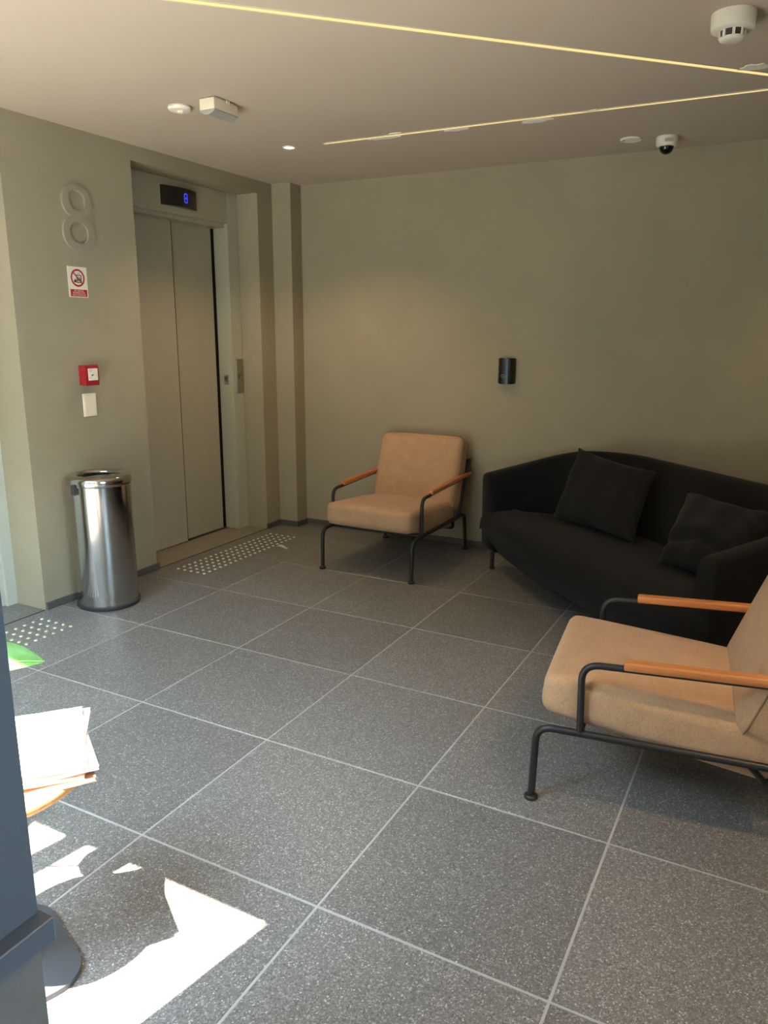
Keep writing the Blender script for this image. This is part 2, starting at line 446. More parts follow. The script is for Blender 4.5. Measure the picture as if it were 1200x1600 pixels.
# call plate on the jamb front and the small floor plate on the jamb return
cp = obj('call_plate', bx(-.001, .008, 2.955 - 2.48, 3.030 - 2.48, .99, 1.228, bev=.002, seg=1), 'brushed', lift)
bm = lathe(bmesh.new(), [(0, .004), (.009, .004), (.010, 0), (.010, -.002)], 20)
bmesh.ops.transform(bm, matrix=Matrix.Translation((.008, .514, 1.108)) @ Matrix.Rotation(math.pi / 2, 4, 'Y'), verts=bm.verts[:])
obj('call_button', bm, 'steel', cp, smooth=40)
obj('call_icon', bx(.008, .0095, .498, .503, 1.092, 1.124), 'dark', cp)
fp = obj('floor_plate', bx(-2.643 - EX, -2.597 - EX, 2.9235 - 2.48, 2.9262 - 2.48, 1.049, 1.119, bev=.0006, seg=1), 'brushed', lift)
bm = text_bm('8', .052, .0006)
bmesh.ops.transform(bm, matrix=Matrix.Translation((-.060, 2.9232 - 2.48, 1.086)) @ Matrix.Rotation(math.pi / 2, 4, 'X'), verts=bm.verts[:])
obj('floor_plate_number', bm, 'dark', fp)
obj('screw', lathe(bmesh.new(), [(0, .001), (.004, .001), (.004, 0)], 10, (-.11, 2.905 - 2.48, .07)), 'dark', lift)

# ------------------------------------------------------------------ tactile studs
def tactile(label, xs, ys, grp):
    t = thing('tactile_strip', label, 'tactile strip', (sum(xs) / len(xs), sum(ys) / len(ys), 0), 0, grp)
    me = None
    for x in xs:
        for y in ys:
            if me is None:
                o = obj('stud', lathe(bmesh.new(), [(.0092, -.002), (.0092, .0012), (.0078, .0036), (.0048, .0050), (0, .0055)], 14), 'stud', t, smooth=30); me = o.data
            else:
                o = bpy.data.objects.new('stud', me); COL.objects.link(o); o.parent = t
            o.location = (x - t.location.x, y - t.location.y, 0)
tactile('rows of small bright steel studs set in the floor before the elevator', [-2.277 + .0505 * k for k in range(5)], [1.977 + .0499 * k for k in range(20)], 'steel tactile strips')
tactile('rows of steel studs in the floor before the recessed door, left of the bin', [-2.295 + .0517 * k for k in range(5)], [1.012 - .0498 * k for k in range(17)], 'steel tactile strips')

# ------------------------------------------------------------------ wall items on the left wall
# house number: raised outline figure
def super_el(cy_, cz_, a, b, n=40, p=2.35):
    out = []
    for k in range(n):
        t = 2 * math.pi * k / n; c, s = math.cos(t), math.sin(t)
        out.append((cy_ + a * math.copysign(abs(c) ** (2 / p), c), cz_ + b * math.copysign(abs(s) ** (2 / p), s)))
    return out
def fig8():
    cu = bpy.data.curves.new('f', 'CURVE'); cu.dimensions = '2D'; cu.fill_mode = 'BOTH'; cu.extrude = .008
    up, lo = (0, .079, .090, .078), (0, -.073, .097, .082)
    def inside(p, e):
        return (abs((p[0] - e[0]) / e[2]) ** 2.35 + abs((p[1] - e[1]) / e[3]) ** 2.35) < 1
    A = [p for p in super_el(*up, n=160) if not inside(p, lo)]; B = [p for p in super_el(*lo, n=160) if not inside(p, up)]
    # order: upper arc from right waist over the top to left waist, then lower arc
    A.sort(key=lambda p: (math.atan2(p[1] - up[1], p[0]) + math.pi / 2) % (2 * math.pi))
    B.sort(key=lambda p: (math.atan2(p[1] - lo[1], p[0]) - math.pi / 2) % (2 * math.pi))
    for pts in (A + B, super_el(0, .083, .052, .049, 60), super_el(0, -.073, .058, .051, 60)):
        s = cu.splines.new('POLY'); s.points.add(len(pts) - 1); s.use_cyclic_u = True
        for q, p in zip(s.points, pts): q.co = (*p, 0, 1)
    o = bpy.data.objects.new('f', cu); COL.objects.link(o)
    me = bpy.data.meshes.new_from_object(o.evaluated_get(bpy.context.evaluated_depsgraph_get()))
    bm = bmesh.new(); bm.from_mesh(me)
    bpy.data.objects.remove(o); bpy.data.curves.remove(cu); bpy.data.meshes.remove(me)
    return bm
tag(obj('wall_number', on_left(fig8(), XL + .005, 1.521, 1.974), 'number'), 'large raised figure eight in taupe on the plaster wall', 'number')

sg = thing('safety_sign', 'white and red no-elevator-in-fire sign below the figure eight', 'sign', (XL, 1.4945, 1.661))
obj('plate', on_left(bx(-.0605, .0605, -.0755, .0755, 0, .002), 0, 0, 0), 'signwhite', sg)
bm = bmesh.new()
R1, R2, n = .0440, .0350, 44
vo = [bm.verts.new((R1 * math.cos(2 * math.pi * k / n), .0205 + R1 * math.sin(2 * math.pi * k / n), .0027)) for k in range(n)]
vi = [bm.verts.new((R2 * math.cos(2 * math.pi * k / n), .0205 + R2 * math.sin(2 * math.pi * k / n), .0027)) for k in range(n)]
for k in range(n): bm.faces.new((vo[k], vo[(k + 1) % n], vi[(k + 1) % n], vi[k]))
s2 = .0035
c45 = math.sqrt(.5)
q = [(-.0395 * c45 - s2 * c45, .0205 + .0395 * c45 - s2 * c45), (-.0395 * c45 + s2 * c45, .0205 + .0395 * c45 + s2 * c45), (.0395 * c45 + s2 * c45, .0205 - .0395 * c45 + s2 * c45), (.0395 * c45 - s2 * c45, .0205 - .0395 * c45 - s2 * c45)]
bm.faces.new([bm.verts.new((a, b, .0027)) for a, b in q])
obj('prohibition_ring', on_left(bm, 0, 0, 0), 'signred', sg)
bm = bmesh.new()
def sq(a0, a1, b0, b1): box(bm, a0, a1, b0, b1, .0018, .0024)
sq(-.008, .025, .032, .036); sq(-.008, .025, -.004, .000); sq(-.008, -.004, -.002, .034); sq(.021, .025, -.002, .034)   # cabin
for a in (.001, .009, .0165):                                                     # riders
    sq(a - .0028, a + .0028, .004, .020); sq(a - .002, a + .002, .022, .026)
prism(bm, [(-.024, -.002), (-.010, -.002), (-.009, .012), (-.013, .008), (-.015, .018), (-.019, .010), (-.023, .010)], .0018, .0024)   # flame
prism(bm, [(.001, .040), (.006, .040), (.0035, .046)], .0018, .0024); prism(bm, [(.010, .046), (.015, .046), (.0125, .040)], .0018, .0024)
obj('pictogram', on_left(bm, 0, 0, 0), 'signblack', sg)
obj('red_band', on_left(bx(-.0515, .0535, -.0715, -.0365, .0015, .0025), 0, 0, 0), 'signred', sg)
for ln, dz, sz in (('EM CASO DE', -.0435, .0105), ('INCÊNDIO NÃO', -.0535, .0105), ('USE O ELEVADOR', -.0640, .0105)):
    bm = text_bm(ln, sz); bmesh.ops.translate(bm, vec=(.001, dz, .0026), verts=bm.verts[:])
    obj('lettering', on_left(bm, 0, 0, 0), 'signpale', sg)
bm = text_bm('8', .012); bmesh.ops.translate(bm, vec=(-.052, .066, .0026), verts=bm.verts[:])
obj('corner_mark', on_left(bm, 0, 0, 0), 'signpale', sg)

fa = thing('fire_alarm_box', 'red fire alarm call point with a white square face, on the wall', 'fire alarm', (XL, 1.4955, 1.189))
obj('housing', bx(0, .034, -.0455, .0455, -.052, .052, bev=.004), 'red', fa, smooth=30)
fr = obj('front_cover', bx(.034, .050, -.0455, .0455, -.052, .052, bev=.004), 'red', fa, smooth=30)
wf = obj('white_face', bx(.049, .0518, -.027, .036, -.026, .036, bev=.001, seg=1), 'white', fa)
obj('arrow_mark', on_left(prism(bmesh.new(), [(-.012, .003), (-.004, .003), (-.004, .007), (.004, .003), (-.004, -.003), (-.012, -.001)], .0518, .0523), 0, .004, .0), 'signblack', wf)
for dz_, ww in ((.029, .022), (.022, .020), (-.012, .016)):
    obj('print_line', bx(.0517, .0521, -.022, -.022 + ww, dz_ - .0012, dz_ + .0012), 'grey', wf)
sp_ = thing('blank_switch_plate', 'blank cream wall plate under the red fire alarm', 'wall plate', (XL, 1.503, 1.0325))
obj('plate', bx(0, .008, -.043, .043, -.061, .061, bev=.003), 'cream', sp_, smooth=30)
obj('insert', bx(.006, .0095, -.036, .036, -.053, .053, bev=.001, seg=1), 'cream', sp_)

# ------------------------------------------------------------------ waste bin
bn = thing('waste_bin', 'tall round polished steel waste bin against the wall beside the elevator', 'bin', (-2.197, 1.357, 0))
obj('foot_ring', lathe(bmesh.new(), [(0, .001), (.158, .001), (.162, .006), (.162, .020), (.155, .024), (0, .024)], 64), 'rubber', bn, smooth=40)
obj('body', lathe(bmesh.new(), [(.153, .020), (.154, .03), (.154, .652), (.150, .655)], 72), 'steel', bn, smooth=40)
obj('lid', lathe(bmesh.new(), [(.152, .650), (.160, .651), (.162, .656), (.162, .682), (.158, .693), (.146, .700), (.112, .703), (.105, .700), (.101, .688), (.101, .640), (.097, .640), (.097, .690)], 72), 'steel', bn, smooth=50)
obj('inner_bucket', lathe(bmesh.new(), [(.0965, .675), (.0955, .45), (0, .45)], 48), 'brushed', bn, smooth=40)
obj('lid_bar', bx(-.012, .012, -.0965, .0965, .672, .682, bev=.003), 'steel', bn)
obj('hinge', bx(-.012, .012, -.172, -.150, .615, .668, bev=.003), 'dark', bn)

# ------------------------------------------------------------------ armchairs
def make_armchair():
    """origin between the front feet, sitter faces -Y, depth runs along +Y"""
    r = .0115; hw = .303
    t = bpy.data.objects.new('armchair', None); COL.objects.link(t)
    for s in (-1, 1):
        x = s * hw
        side = round_path([(x, 0, .008), (x, .006, .250), (x, .795, .252), (x, .832, .008)], .055, 8)
        obj('leg_frame', tube(bmesh.new(), side, r, 14), 'black', t, smooth=50)
        arm = round_path([(x, .135, .250), (x, .128, .474), (x, .870, .502)], .055, 8)
        obj('arm_tube', tube(bmesh.new(), arm, r * .92, 14), 'black', t, smooth=50)
        # wooden arm rest on the tube
        bm = bx(-.0185, .0185, -.315, .315, -.0125, .0135, bev=.006, seg=3)
        ang = math.atan2(.028, .742)
        bmesh.ops.transform(bm, matrix=Matrix.Translation((x, .560, .5025)) @ Matrix.Rotation(ang, 4, 'X'), verts=bm.verts[:])
        obj('arm_rest', bm, 'armwood', t, smooth=40)
        up = [(x * .985, .700, .252), (x * .985, .862, .605)]
        obj('back_post', tube(bmesh.new(), up, r * .95, 12), 'black', t, smooth=50)
        for fy in (0, .832):
            obj('foot', lathe(bmesh.new(), [(0, 0), (.020, 0), (.0215, .003), (.0215, .010), (.017, .014), (0, .014)], 22, (x, fy, 0)), 'black', t, smooth=40)
    obj('front_bar', tube(bmesh.new(), [(-hw, .135, .250), (hw, .135, .250)], r * .9, 12), 'black', t, smooth=50)
    rb = round_path([(-hw, .60, .246), (-hw + .02, .655, .180), (hw - .02, .655, .180), (hw, .60, .246)], .04, 5)
    obj('rear_bar', tube(bmesh.new(), rb, r * .8, 12), 'black', t, smooth=50)
    obj('back_rail', tube(bmesh.new(), [(-hw * .985, .857, .595), (hw * .985, .857, .595)], r * .85, 12), 'black', t, smooth=50)
    obj('back_rail', tube(bmesh.new(), [(-hw * .985, .775, .415), (hw * .985, .775, .415)], r * .7, 12), 'black', t, smooth=50)
    # seat cushion: thicker and lower towards the back
    SD, SH = .66, .135
    def warp(p):
        v = (p.y + SD / 2) / SD                      # 0 front .. 1 back
        top = .418 - .060 * v; bot = .287 - .105 * v
        k = (p.z + SH / 2) / SH
        z = bot + (top - bot) * k
        return Vector((p.x, p.y + SD / 2 + .012 + .012 * (k - .5), z))
    se = obj('seat_cushion', cushion(.574, SD, SH, .038, .010, .003, 18, warp), 'tan', t, smooth=True)
    # back cushion
    BH, BT = .475, .150
    bc = cushion(.588, BT, BH, .042, .008, .006, 18)
    ang = math.radians(-20)
    mtx = Matrix.Translation((0, .590, .322)) @ Matrix.Rotation(ang, 4, 'X') @ Matrix.Translation((0, BT / 2, BH / 2))
    bmesh.ops.transform(bc, matrix=mtx, verts=bc.verts[:])
    bo = obj('back_cushion', bc, 'tan', t, smooth=True)
    def seam(w, h, rr, place, name, par):
        pts = []
        for (cx, cz, a0) in ((w / 2 - rr, h / 2 - rr, 0), (-w / 2 + rr, h / 2 - rr, 90), (-w / 2 + rr, -h / 2 + rr, 180), (w / 2 - rr, -h / 2 + rr, 270)):
            for k in range(7):
                a = math.radians(a0 + 15 * k); pts.append((cx + rr * math.cos(a), cz + rr * math.sin(a)))
        pts.append(pts[0])
        obj(name, tube(bmesh.new(), [place(a, b) for a, b in pts], .0026, 6, caps=False), 'piping', par, smooth=50)
    seam(.595, .482, .045, lambda a, b: mtx @ Vector((a, .038, b)), 'seam', bo)
    seam(.595, .482, .045, lambda a, b: mtx @ Vector((a, -.038, b)), 'seam', bo)
    return t
def copy_tree(o, parent=None):
    c = o.copy(); COL.objects.link(c); c.parent = parent
    for ch in list(o.children): copy_tree(ch, c)
    return c
ch1 = make_armchair()
ch2 = copy_tree(ch1)
for o in ch2.children:
    if o.name.startswith('back_cushion'): o.location = (0, -.055, .012)
ch1.location = (-1.207, 2.410, 0)
ch2.location = (.304, 1.010, 0); ch2.rotation_euler = (0, 0, math.radians(-83.5))
tag(ch1, 'tan armchair with black tube frame standing against the back wall near the elevator', 'armchair', 'matching tan armchairs')
tag(ch2, 'tan armchair seen from the side in the right foreground, cut by the frame', 'armchair', 'matching tan armchairs')

# ------------------------------------------------------------------ sofa
SA, SN = Vector((.738, -.675, 0)).normalized(), Vector((-.675, -.738, 0)).normalized()
S0 = Vector((-.65, 2.90, 0)) + SA * .96
SRZ = math.atan2(SA.y, SA.x)
sofa = thing('sofa', 'low black curved-back sofa with thin legs, angled before the back wall', 'sofa', S0, SRZ)
# local frame: x = along the sofa, y = towards its back
def rrect(Wd, Dp, r):
    """U-shaped plan from the right arm front round the back to the left arm front; equal sample counts"""
    out = [(Wd, (Dp - r) * k / 8) for k in range(8)]
    out += [(Wd - r + r * math.cos(t), Dp - r + r * math.sin(t)) for t in [math.pi / 2 * k / 10 for k in range(11)]]
    out += [((Wd - r) * (1 - k / 7), Dp) for k in range(1, 8)]
    return out + [(-x, y) for x, y in out[-2::-1]]
OT, OB, IT, IB = rrect(.960, .800, .50), rrect(.945, .655, .44), rrect(.872, .712, .41), rrect(.800, .450, .30)
def lerp(p, q, k): return (p[0] + (q[0] - p[0]) * k, p[1] + (q[1] - p[1]) * k)
def shell_profile(i, push=0.0, shrink=0.0):
    d = OT[i][1]
    zt = .604 + .175 * d if d < .30 else (.6565 + .21 * (d - .30) if d < .6 else .7195 + .05 * (d - .6))
    o_ = lambda z: lerp(OB[i], OT[i], (z - .12) / (zt - .12))
    i_ = lambda z: lerp(IB[i], IT[i], max(0, (z - .30) / (zt - .30)))
    pts = [(o_(z), z) for z in (.14, .30, .45, zt - .06, zt - .022)]
    wo, wi = o_(zt), i_(zt)
    pts += [(lerp(wo, wi, k), zt + dz) for k, dz in ((.10, -.007), (.28, 0), (.72, 0), (.90, -.007))]
    pts += [(i_(z), z) for z in (zt - .022, zt - .06, .45, .30, .14)]
    xs = [Vector((p[0], p[1], z)) for p, z in pts]
    c = sum(xs, Vector()) / len(xs)
    return [c + (p - c) * (1 - shrink) + Vector((0, -push, 0)) for p in xs]
bm = bmesh.new(); rings = []
NS = len(OT) - 1
secs = [shell_profile(0, .026, .16), shell_profile(0, .021, .06), shell_profile(0, .009, .012)]
secs += [shell_profile(k) for k in range(NS + 1)]
secs += [shell_profile(NS, .009, .012), shell_profile(NS, .021, .06), shell_profile(NS, .026, .16)]
for s_ in secs: rings.append([bm.verts.new(p) for p in s_])
for a, b in zip(rings, rings[1:]):
    n = len(a)
    for k in range(n): bm.faces.new((a[k], a[(k + 1) % n], b[(k + 1) % n], b[k]))
bm.faces.new(rings[0]); bm.faces.new(rings[-1][::-1])
obj('backrest', bm, 'sofa', sofa, smooth=60)
bm = bmesh.new(); rings = []
NA = 40
for k in range(NA + 1):
    u = math.sin((-.5 + k / NA) * math.pi)
    x = .952 * u
    nf = .036 + .076 * (1 - abs(u) ** 2.5)
    e = math.sqrt(max(0, 1 - abs(u) ** 30))          # end rounding
    nb = -.52 * max(.04, 1 - abs(u) ** 4)
    zt = .150 + (.388 - .150) * (.80 + .20 * e); zb = .115 + .02 * (1 - e)
    prof = [(nf - .105, zb), (nf - .055, zb + .06), (nf - .015, zb + .125), (nf, zt - .085), (nf - .004, zt - .045), (nf - .022, zt - .014), (nf - .055, zt), (nf - .20, zt + .004), (nb * .6, zt - .008), (nb, zt - .02), (nb, zb)]
    rings.append([bm.verts.new((x, -n_, z)) for n_, z in prof])
for a, b in zip(rings, rings[1:]):
    n = len(a)
    for k in range(n): bm.faces.new((a[k], a[(k + 1) % n], b[(k + 1) % n], b[k]))
bm.faces.new(rings[0]); bm.faces.new(rings[-1][::-1])
obj('seat', bm, 'sofa', sofa, smooth=60)
for lx, ly in ((-.925, .045), (.925, .045), (-.62, .42), (.62, .42)):
    obj('leg', lathe(bmesh.new(), [(0, 0), (.019, 0), (.019, .008), (.0125, .012), (.0125, .17), (0, .17)], 18, (lx, ly, 0)), 'black', sofa, smooth=40)

def pillow(label, c, T_, seed, fold=0.0):
    """c = corners (BL, BR, TR, TL) in sofa coordinates (a, n, z)"""
    P = [S0 + SA * (a - .96) + SN * n + Vector((0, 0, z)) for a, n, z in c]
    ctr = sum(P, Vector()) / 4
    nrm = ((P[1] - P[0]).cross(P[3] - P[0])).normalized()
    rnd = random.Random(seed); ph = [rnd.uniform(0, 6.28) for _ in range(6)]
    N = 26; bm = bmesh.new(); V = {}
    for side in (1, -1):
        for i in range(N + 1):
            for j in range(N + 1):
                if side == -1 and (i in (0, N) or j in (0, N)):
                    V[-1, i, j] = V[1, i, j]; continue
                u, v = -1 + 2 * i / N, -1 + 2 * j / N
                uu = u * (1 - .075 * (1 - v * v) * abs(u) ** 2); vv = v * (1 - .075 * (1 - u * u) * abs(v) ** 2)
                a, b = (uu + 1) / 2, (vv + 1) / 2
                p = P[0] * (1 - a) * (1 - b) + P[1] * a * (1 - b) + P[2] * a * b + P[3] * (1 - a) * b
                th = T_ / 2 * (max(0, (1 - u * u) * (1 - v * v)) ** .42)
                wr = .008 * math.sin(7 * u + 3 * v + ph[0]) * math.sin(4 * v - 2 * u + ph[1]) + .010 * math.sin(15 * v + 5 * u * u + 4 * u + ph[2]) * max(0, u) ** 2.5
                if fold: wr += -fold * math.exp(-((v + .30 + .25 * u * u) / .10) ** 2) + fold * .6 * math.exp(-((v + .05 + .2 * u * u) / .22) ** 2)
                V[side, i, j] = bm.verts.new(p + nrm * side * (th + (wr if side > 0 else 0) * min(1, th / .02)) - ctr)
    for side in (1, -1):
        for i in range(N):
            for j in range(N):
                bm.faces.new((V[side, i, j], V[side, i + 1, j], V[side, i + 1, j + 1], V[side, i, j + 1]))
    o = obj('throw_pillow', bm, 'pillow', None, smooth=True, loc=ctr)
    return tag(o, label, 'pillow', 'dark pillows on the sofa')
pillow('black square pillow leaning in the left half of the sofa, one corner above the backrest', [(.43, -.205, .405), (1.03, -.300, .400), (.80, -.590, .705), (.275, -.455, .765)], .13, 1)
pillow('slouched charcoal pillow with a deep fold, beside the right arm of the sofa', [(1.34, -.19, .405), (1.74, -.24, .410), (1.70, -.50, .680), (1.17, -.475, .685)], .14, 2, .020)

# ------------------------------------------------------------------ side table, magazines, plant (left foreground)
TX, TY, TZ = -.500, -.480, .500
tb = thing('side_table', 'round wooden side table on a dark base plate in the sunlight at the left', 'side table', (TX, TY, 0))
obj('table_top', lathe(bmesh.new(), [(0, TZ - .024), (.178, TZ - .024), (.186, TZ - .018), (.189, TZ - .010), (.187, TZ - .003), (.182, TZ), (0, TZ)], 72), 'tablewood', tb, smooth=40)
bm = bmesh.new(); a0 = math.radians(-21); pts = []
for cx_, cy_, s0 in ((.085, .085, 0), (-.085, .085, 90), (-.085, -.085, 180), (.085, -.085, 270)):
    for k in range(9):
        a = math.radians(s0 + 90 * k / 8); x, y = cx_ + .075 * math.cos(a), cy_ + .075 * math.sin(a)
        pts.append((x * math.cos(a0) - y * math.sin(a0) - .034, x * math.sin(a0) + y * math.cos(a0) - .037))
prism(bm, pts, .001, .014)
obj('base_plate', bm, 'darkplate', tb, smooth=30)
obj('column', lathe(bmesh.new(), [(.055, .014), (.024, .022), (.021, .03), (.021, TZ - .03), (.07, TZ - .024)], 28), 'darkplate', tb, smooth=40)

mag_c, mag_a = Vector((-.452, -.415)), math.atan2(.63, -.78)
def magazine(label, z, th, dx, dy, da, mat, w=.272, d=.205, curl=0.0):
    o = thing('magazine', label, 'magazine', (mag_c.x + dx, mag_c.y + dy, z), mag_a + math.radians(da), 'magazines stacked on the side table')
    def sheet(z0, z1, inset, m, name):
        bm = bmesh.new(); n = 12
        for lay in (z0, z1): pass
        V = []
        for i in range(n + 1):
            x = -w / 2 + inset + (w - 2 * inset) * i / n
            lift = curl * max(0, (-x / (w / 2))) ** 3
            V.append([bm.verts.new((x, yy, zz + lift)) for yy, zz in ((-d / 2 + inset, z0), (d / 2 - inset, z0), (d / 2 - inset, z1), (-d / 2 + inset, z1))])
        for a, b in zip(V, V[1:]):
            for k in range(4): bm.faces.new((a[k], a[(k + 1) % 4], b[(k + 1) % 4], b[k]))
        bm.faces.new(V[0]); bm.faces.new(V[-1][::-1])
        return obj(name, bm, m, o)
    sheet(0, .0008, 0, mat, 'cover'); sheet(.0008, th - .0008, .0015, 'paper', 'pages'); sheet(th - .0008, th, 0, mat, 'cover')
    return o
z = TZ
specs = [('brown magazine at the bottom of the stack on the side table', .011, .004, .004, 4, 'paperd'),
         ('orange magazine, second from the bottom of the sunlit stack', .010, -.006, .006, -3, 'papero'),
         ('pale pink magazine in the middle of the sunlit stack', .008, .004, .008, 6, 'paperc'),
         ('white magazine lying just under the top one of the stack', .009, -.010, .012, -7, 'paper'),
         ('pale sunlit magazine on top of the stack on the round table', .007, .0, .0, 0, 'paper')]
for lb, th, dx, dy, da, m in specs:
    mg = magazine(lb, z + .0004, th, dx, dy, da, m); z += th + .0006
# faint pinkish headline print on the top cover (illegible)
pl = thing('potted_plant', 'potted plant behind the dark post with one broad green leaf showing', 'plant', (-1.0, -.47, 0))
obj('pot', lathe(bmesh.new(), [(0, .001), (.085, .001), (.115, .26), (.120, .27), (.120, .30), (.110, .30), (.104, .27), (0, .265)], 40), 'pot', pl, smooth=40)
obj('soil', lathe(bmesh.new(), [(0, .275), (.105, .270)], 28), 'soil', pl)
def leaf(p0, p1, width, droop, up=Vector((0, 0, 1)), nm='leaf'):
    p0, p1 = Vector(p0), Vector(p1); d = p1 - p0; Ln = d.length; d.normalize()
    side = d.cross(up).normalized(); nr = side.cross(d).normalized()
    bm = bmesh.new(); n = 16; rows = []; mid = []
    for i in range(n + 1):
        t = i / n
        w = width * (math.sin(math.pi * t ** .72) ** .75) * (1 - .25 * t) + .0006
        c = p0 + d * Ln * t + nr * (droop * math.sin(math.pi * t) )
        mid.append(c + nr * .0012)
        row = []
        for k in range(-3, 4):
            s = k / 3
            row.append(bm.verts.new(c + side * w * s + nr * (.30 * w * s * s)))
        rows.append(row)
    for a, b in zip(rows, rows[1:]):
        for k in range(6): bm.faces.new((a[k], a[k + 1], b[k + 1], b[k]))
    bmesh.ops.solidify(bm, geom=bm.faces[:], thickness=.0012)
    lf = obj(nm, bm, 'leaf', pl, smooth=True)
    obj('midrib', tube(bmesh.new(), mid, .0011, 6), 'vein', lf, smooth=True)
    return lf
def stem(p0, p1):
    p0, p1 = Vector(p0), Vector(p1); m_ = (p0 + p1) / 2 + Vector((0, 0, .02))
    obj('stem', tube(bmesh.new(), [p0 * (1 - t) ** 2 + m_ * 2 * t * (1 - t) + p1 * t * t for t in [k / 8 for k in range(9)]], .003, 8), 'vein', pl, smooth=True)
stem((0, 0, .27), (.304, .088, .645)); leaf((.304, .088, .645), (.419, .198, .652), .068, .012, Vector((.20, -.18, 1)))
for ang, ln_, z1, zb_ in ((150, .16, .62, .55), (200, .18, .50, .46), (250, .15, .70, .60), (95, .12, .78, .68), (215, .15, .80, .70)):
    a = math.radians(ang); q = Vector((.07 * math.cos(a), .07 * math.sin(a), zb_))
    stem((0, 0, .27), q); leaf(q, q + Vector((ln_ * math.cos(a), ln_ * math.sin(a), z1 - zb_)), .05, .014)

# ------------------------------------------------------------------ back wall device
wd = thing('wall_device', 'small glossy black curved device on the back wall above the armchairs', 'wall device', (-.690, YB, 1.181))
bm = bmesh.new(); pts = []
for k in range(17):
    t = -1 + 2 * k / 16
    pts.append((.056 * t, -.010 - .046 * math.sqrt(max(0, 1 - abs(t) ** 2.6))))
prism(bm, [(.056, 0)] + pts[::-1] + [(-.056, 0)], -.080, .080)
bmesh.ops.bevel(bm, geom=[e for e in bm.edges if abs(e.verts[0].co.z - e.verts[1].co.z) < 1e-6], offset=.004, segments=2, affect='EDGES')
body_ = obj('housing', bm, 'glossblack', wd, smooth=40)
bm = bmesh.new()
tube(bm, [(.0085 * math.cos(2 * math.pi * k / 24), 0, .0085 * math.sin(2 * math.pi * k / 24)) for k in range(25)], .0012, 6, caps=False)
bmesh.ops.translate(bm, vec=(-.012, -.0560, -.030), verts=bm.verts[:])
obj('button_ring', bm, 'grey', wd, smooth=True)
obj('top_catch', bx(-.006, .006, -.058, -.050, .078, .083, bev=.001, seg=1), 'grey', wd)

# ------------------------------------------------------------------ ceiling fittings
def ceil(name, label, cat, x, y, group=None): return thing(name, label, cat, (x, y, H), 0, group)
sd = ceil('smoke_detector', 'white round smoke detector with dark vents on the ceiling, top right', 'smoke detector', .627, 1.512)
obj('housing', lathe(bmesh.new(), [(0, 0), (.066, 0), (.067, -.006), (.065, -.046), (.060, -.050), (0, -.050)], 44), 'white', sd, smooth=40)
obj('vent_ring', lathe(bmesh.new(), [(.036, -.050), (.034, -.070)], 36), 'dark', sd, smooth=True)
for k in range(8):
    a = 2 * math.pi * k / 8 + .2; bm = bx(-.004, .004, .032, .040, -.072, -.050)
    bmesh.ops.rotate(bm, matrix=Matrix.Rotation(a, 3, 'Z'), verts=bm.verts[:]); obj('vent_rib', bm, 'white', sd)
obj('cap', lathe(bmesh.new(), [(0, -.080), (.028, -.080), (.036, -.076), (.039, -.070), (0, -.070)], 36), 'white', sd, smooth=40)
ms = ceil('motion_sensor', 'small white round sensor disc on the ceiling next to the white box', 'sensor', -1.656, 1.506)
obj('disc', lathe(bmesh.new(), [(0, 0), (.052, 0), (.054, -.006), (.048, -.016), (.030, -.022), (0, -.022)], 40), 'white', ms, smooth=40)
obj('lens', lathe(bmesh.new(), [(.018, -.021), (.016, -.027), (.009, -.031), (0, -.032)], 24, (.012, -.008, 0)), 'cream', ms, smooth=40)
em = ceil('emergency_light', 'white rectangular emergency light box with a grey lens on the ceiling', 'emergency light', -1.4415, 1.515)
obj('housing', bx(-.041, .041, -.080, .080, -.052, -.006, bev=.003), 'cream', em, smooth=30)
obj('mount', bx(-.030, .030, -.065, .065, -.008, 0), 'white', em)
bm = bmesh.new(); pts = [(-.041, -.050)] + [(.041 * t, -.056 - .016 * (1 - t * t)) for t in [-1 + k / 5 for k in range(11)]] + [(.041, -.050)]
prism(bm, pts, -.079, .079, 'XZ'); obj('lens', bm, 'grey', em, smooth=35)
for a in (-.008, .008): obj('clip', bx(.041, .046, .010 + a - .002, .010 + a + .002, -.016, -.001), 'white', em)
def downlight(label, x, y, watts):
    dl = ceil('downlight', label, 'downlight', x, y, 'recessed downlights')
    obj('trim_ring', lathe(bmesh.new(), [(.027, -.001), (.030, -.005), (.037, -.004), (.039, 0)], 36), 'white', dl, smooth=40)
    obj('lamp', lathe(bmesh.new(), [(0, -.003), (.029, -.002), (.029, 0)], 32), 'spot', dl)
    ld = bpy.data.lights.new('downlight_beam', 'SPOT'); ld.energy = watts; ld.color = (1.0, .70, .37)
    ld.spot_size = math.radians(125); ld.spot_blend = .6; ld.shadow_soft_size = .028
    lo_ = bpy.data.objects.new('downlight_beam', ld); COL.objects.link(lo_); lo_.parent = dl; lo_.location = (0, 0, -.012)
downlight('small lit recessed downlight in the ceiling above the elevator', -1.659, 2.367, 52)
downlight('recessed downlight above the sofa, out of the picture on the right', 1.40, 2.45, 30)
downlight('recessed downlight over the near armchair, out of the picture', 1.40, .20, 85)
cv = ceil('cover_plate', 'flat white round cover plate on the ceiling beside the dome camera', 'cover plate', .038, 3.014)
obj('plate', lathe(bmesh.new(), [(0, 0), (.055, 0), (.056, -.003), (.052, -.008), (.046, -.009), (.044, -.007), (0, -.007)], 40), 'white', cv, smooth=30)
obj('screw', lathe(bmesh.new(), [(.004, -.007), (.004, -.0095), (0, -.0095)], 10, (-.035, -.012, 0)), 'dark', cv)
dc = ceil('dome_camera', 'white ceiling dome camera with a black glass dome near the back wall', 'camera', .212, 3.045)
obj('housing', lathe(bmesh.new(), [(0, 0), (.050, 0), (.054, -.005), (.053, -.036), (.047, -.048), (.036, -.050), (0, -.050)], 40), 'white', dc, smooth=40)
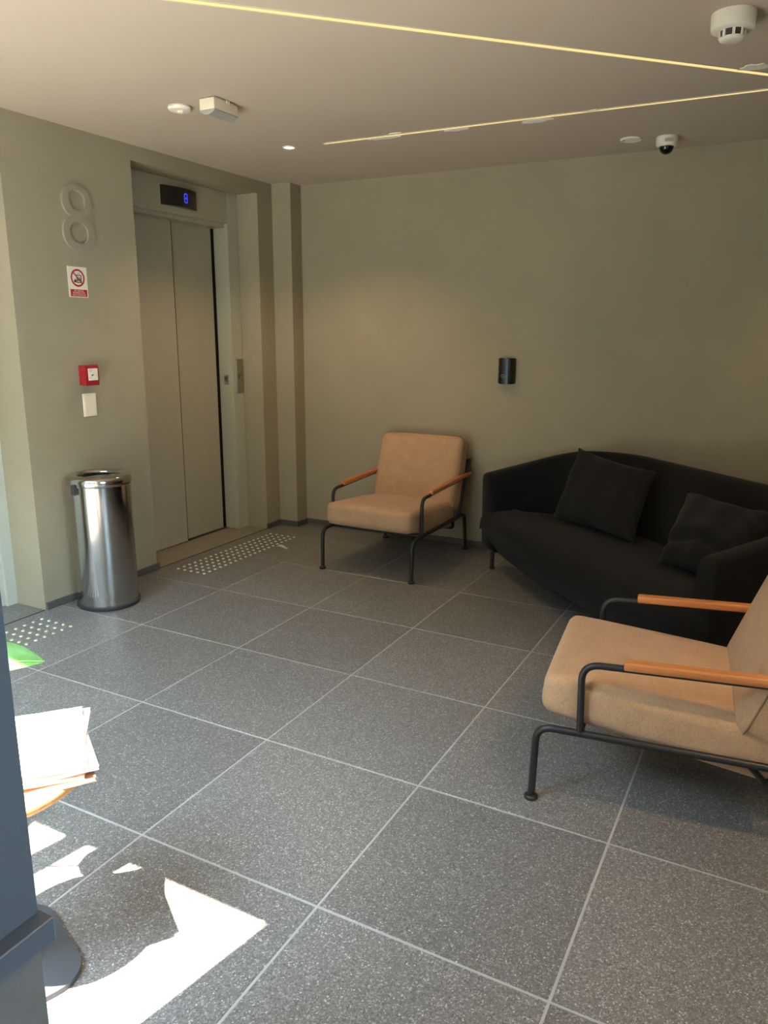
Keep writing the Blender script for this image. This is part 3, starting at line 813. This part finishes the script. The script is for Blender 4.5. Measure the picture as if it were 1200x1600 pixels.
obj('dome', lathe(bmesh.new(), [(.036 * math.cos(a), -.048 - .038 * math.sin(a)) for a in [math.pi / 2 * k / 10 for k in range(11)]], 36), 'glossblack', dc, smooth=True)
bm = bmesh.new(); rg = []
for z_ in (-.034, -.012):
    rg.append([bm.verts.new((.0535 * math.cos(a), .0535 * math.sin(a), z_)) for a in [math.radians(-92 + 4 * k) for k in range(12)]])
for k in range(11): bm.faces.new((rg[0][k], rg[0][k + 1], rg[1][k + 1], rg[1][k]))
bmesh.ops.solidify(bm, geom=bm.faces[:], thickness=-.0006)
obj('sticker', bm, 'cream', dc)
def led(label, p0, p1, wdt=.019):
    p0, p1 = Vector((*p0, 0)), Vector((*p1, 0)); d = p1 - p0; ln_ = d.length
    t = thing('led_strip', label, 'light strip', (*((p0 + p1) / 2).xy, H), math.atan2(d.y, d.x), 'warm light strips in the ceiling')
    bm = bmesh.new()
    for s in (-1, 1): box(bm, -ln_ / 2, ln_ / 2, s * wdt / 2 - .0025, s * wdt / 2 + .0025, -.0035, -.0002)
    for s in (-1, 1): box(bm, s * ln_ / 2 - .002, s * ln_ / 2 + .002, -wdt / 2, wdt / 2, -.0035, -.0002)
    obj('channel', bm, 'ledrim', t)
    obj('diffuser', bx(-ln_ / 2, ln_ / 2, -wdt / 2 + .0025, wdt / 2 - .0025, -.0022, -.0002), 'led', t)
led('long warm light strip crossing the ceiling diagonally from top left to right', (-1.25, .235), (.868, 2.368), .030)
led('straight warm light strip in the ceiling parallel to the back wall', (-1.442, 2.378), (.855, 2.412), .025)

# ------------------------------------------------------------------ paper scrap on the floor
bm = bmesh.new(); V = []
for i in range(7):
    t = i / 6; x = -.046 + .092 * t
    V.append([bm.verts.new((x, s * (.013 - .009 * t) + .006 * math.sin(3 * t), .002 + .010 * (1 - t) * (.4 + .6 * (s > 0)) + .004 * math.sin(5 * t) ** 2)) for s in (-1, 0, 1)])
for a, b in zip(V, V[1:]):
    for k in range(2): bm.faces.new((a[k], a[k + 1], b[k + 1], b[k]))
bmesh.ops.solidify(bm, geom=bm.faces[:], thickness=.0008)
sc_ = obj('paper_scrap', bm, 'paper', None, loc=(-1.982, 2.655, .001)); sc_.rotation_euler = (0, 0, math.radians(-15)); sc_.scale = (1.1, 1.4, 1.2)
tag(sc_, 'small white scrap of paper on the floor beside the elevator studs', 'paper')
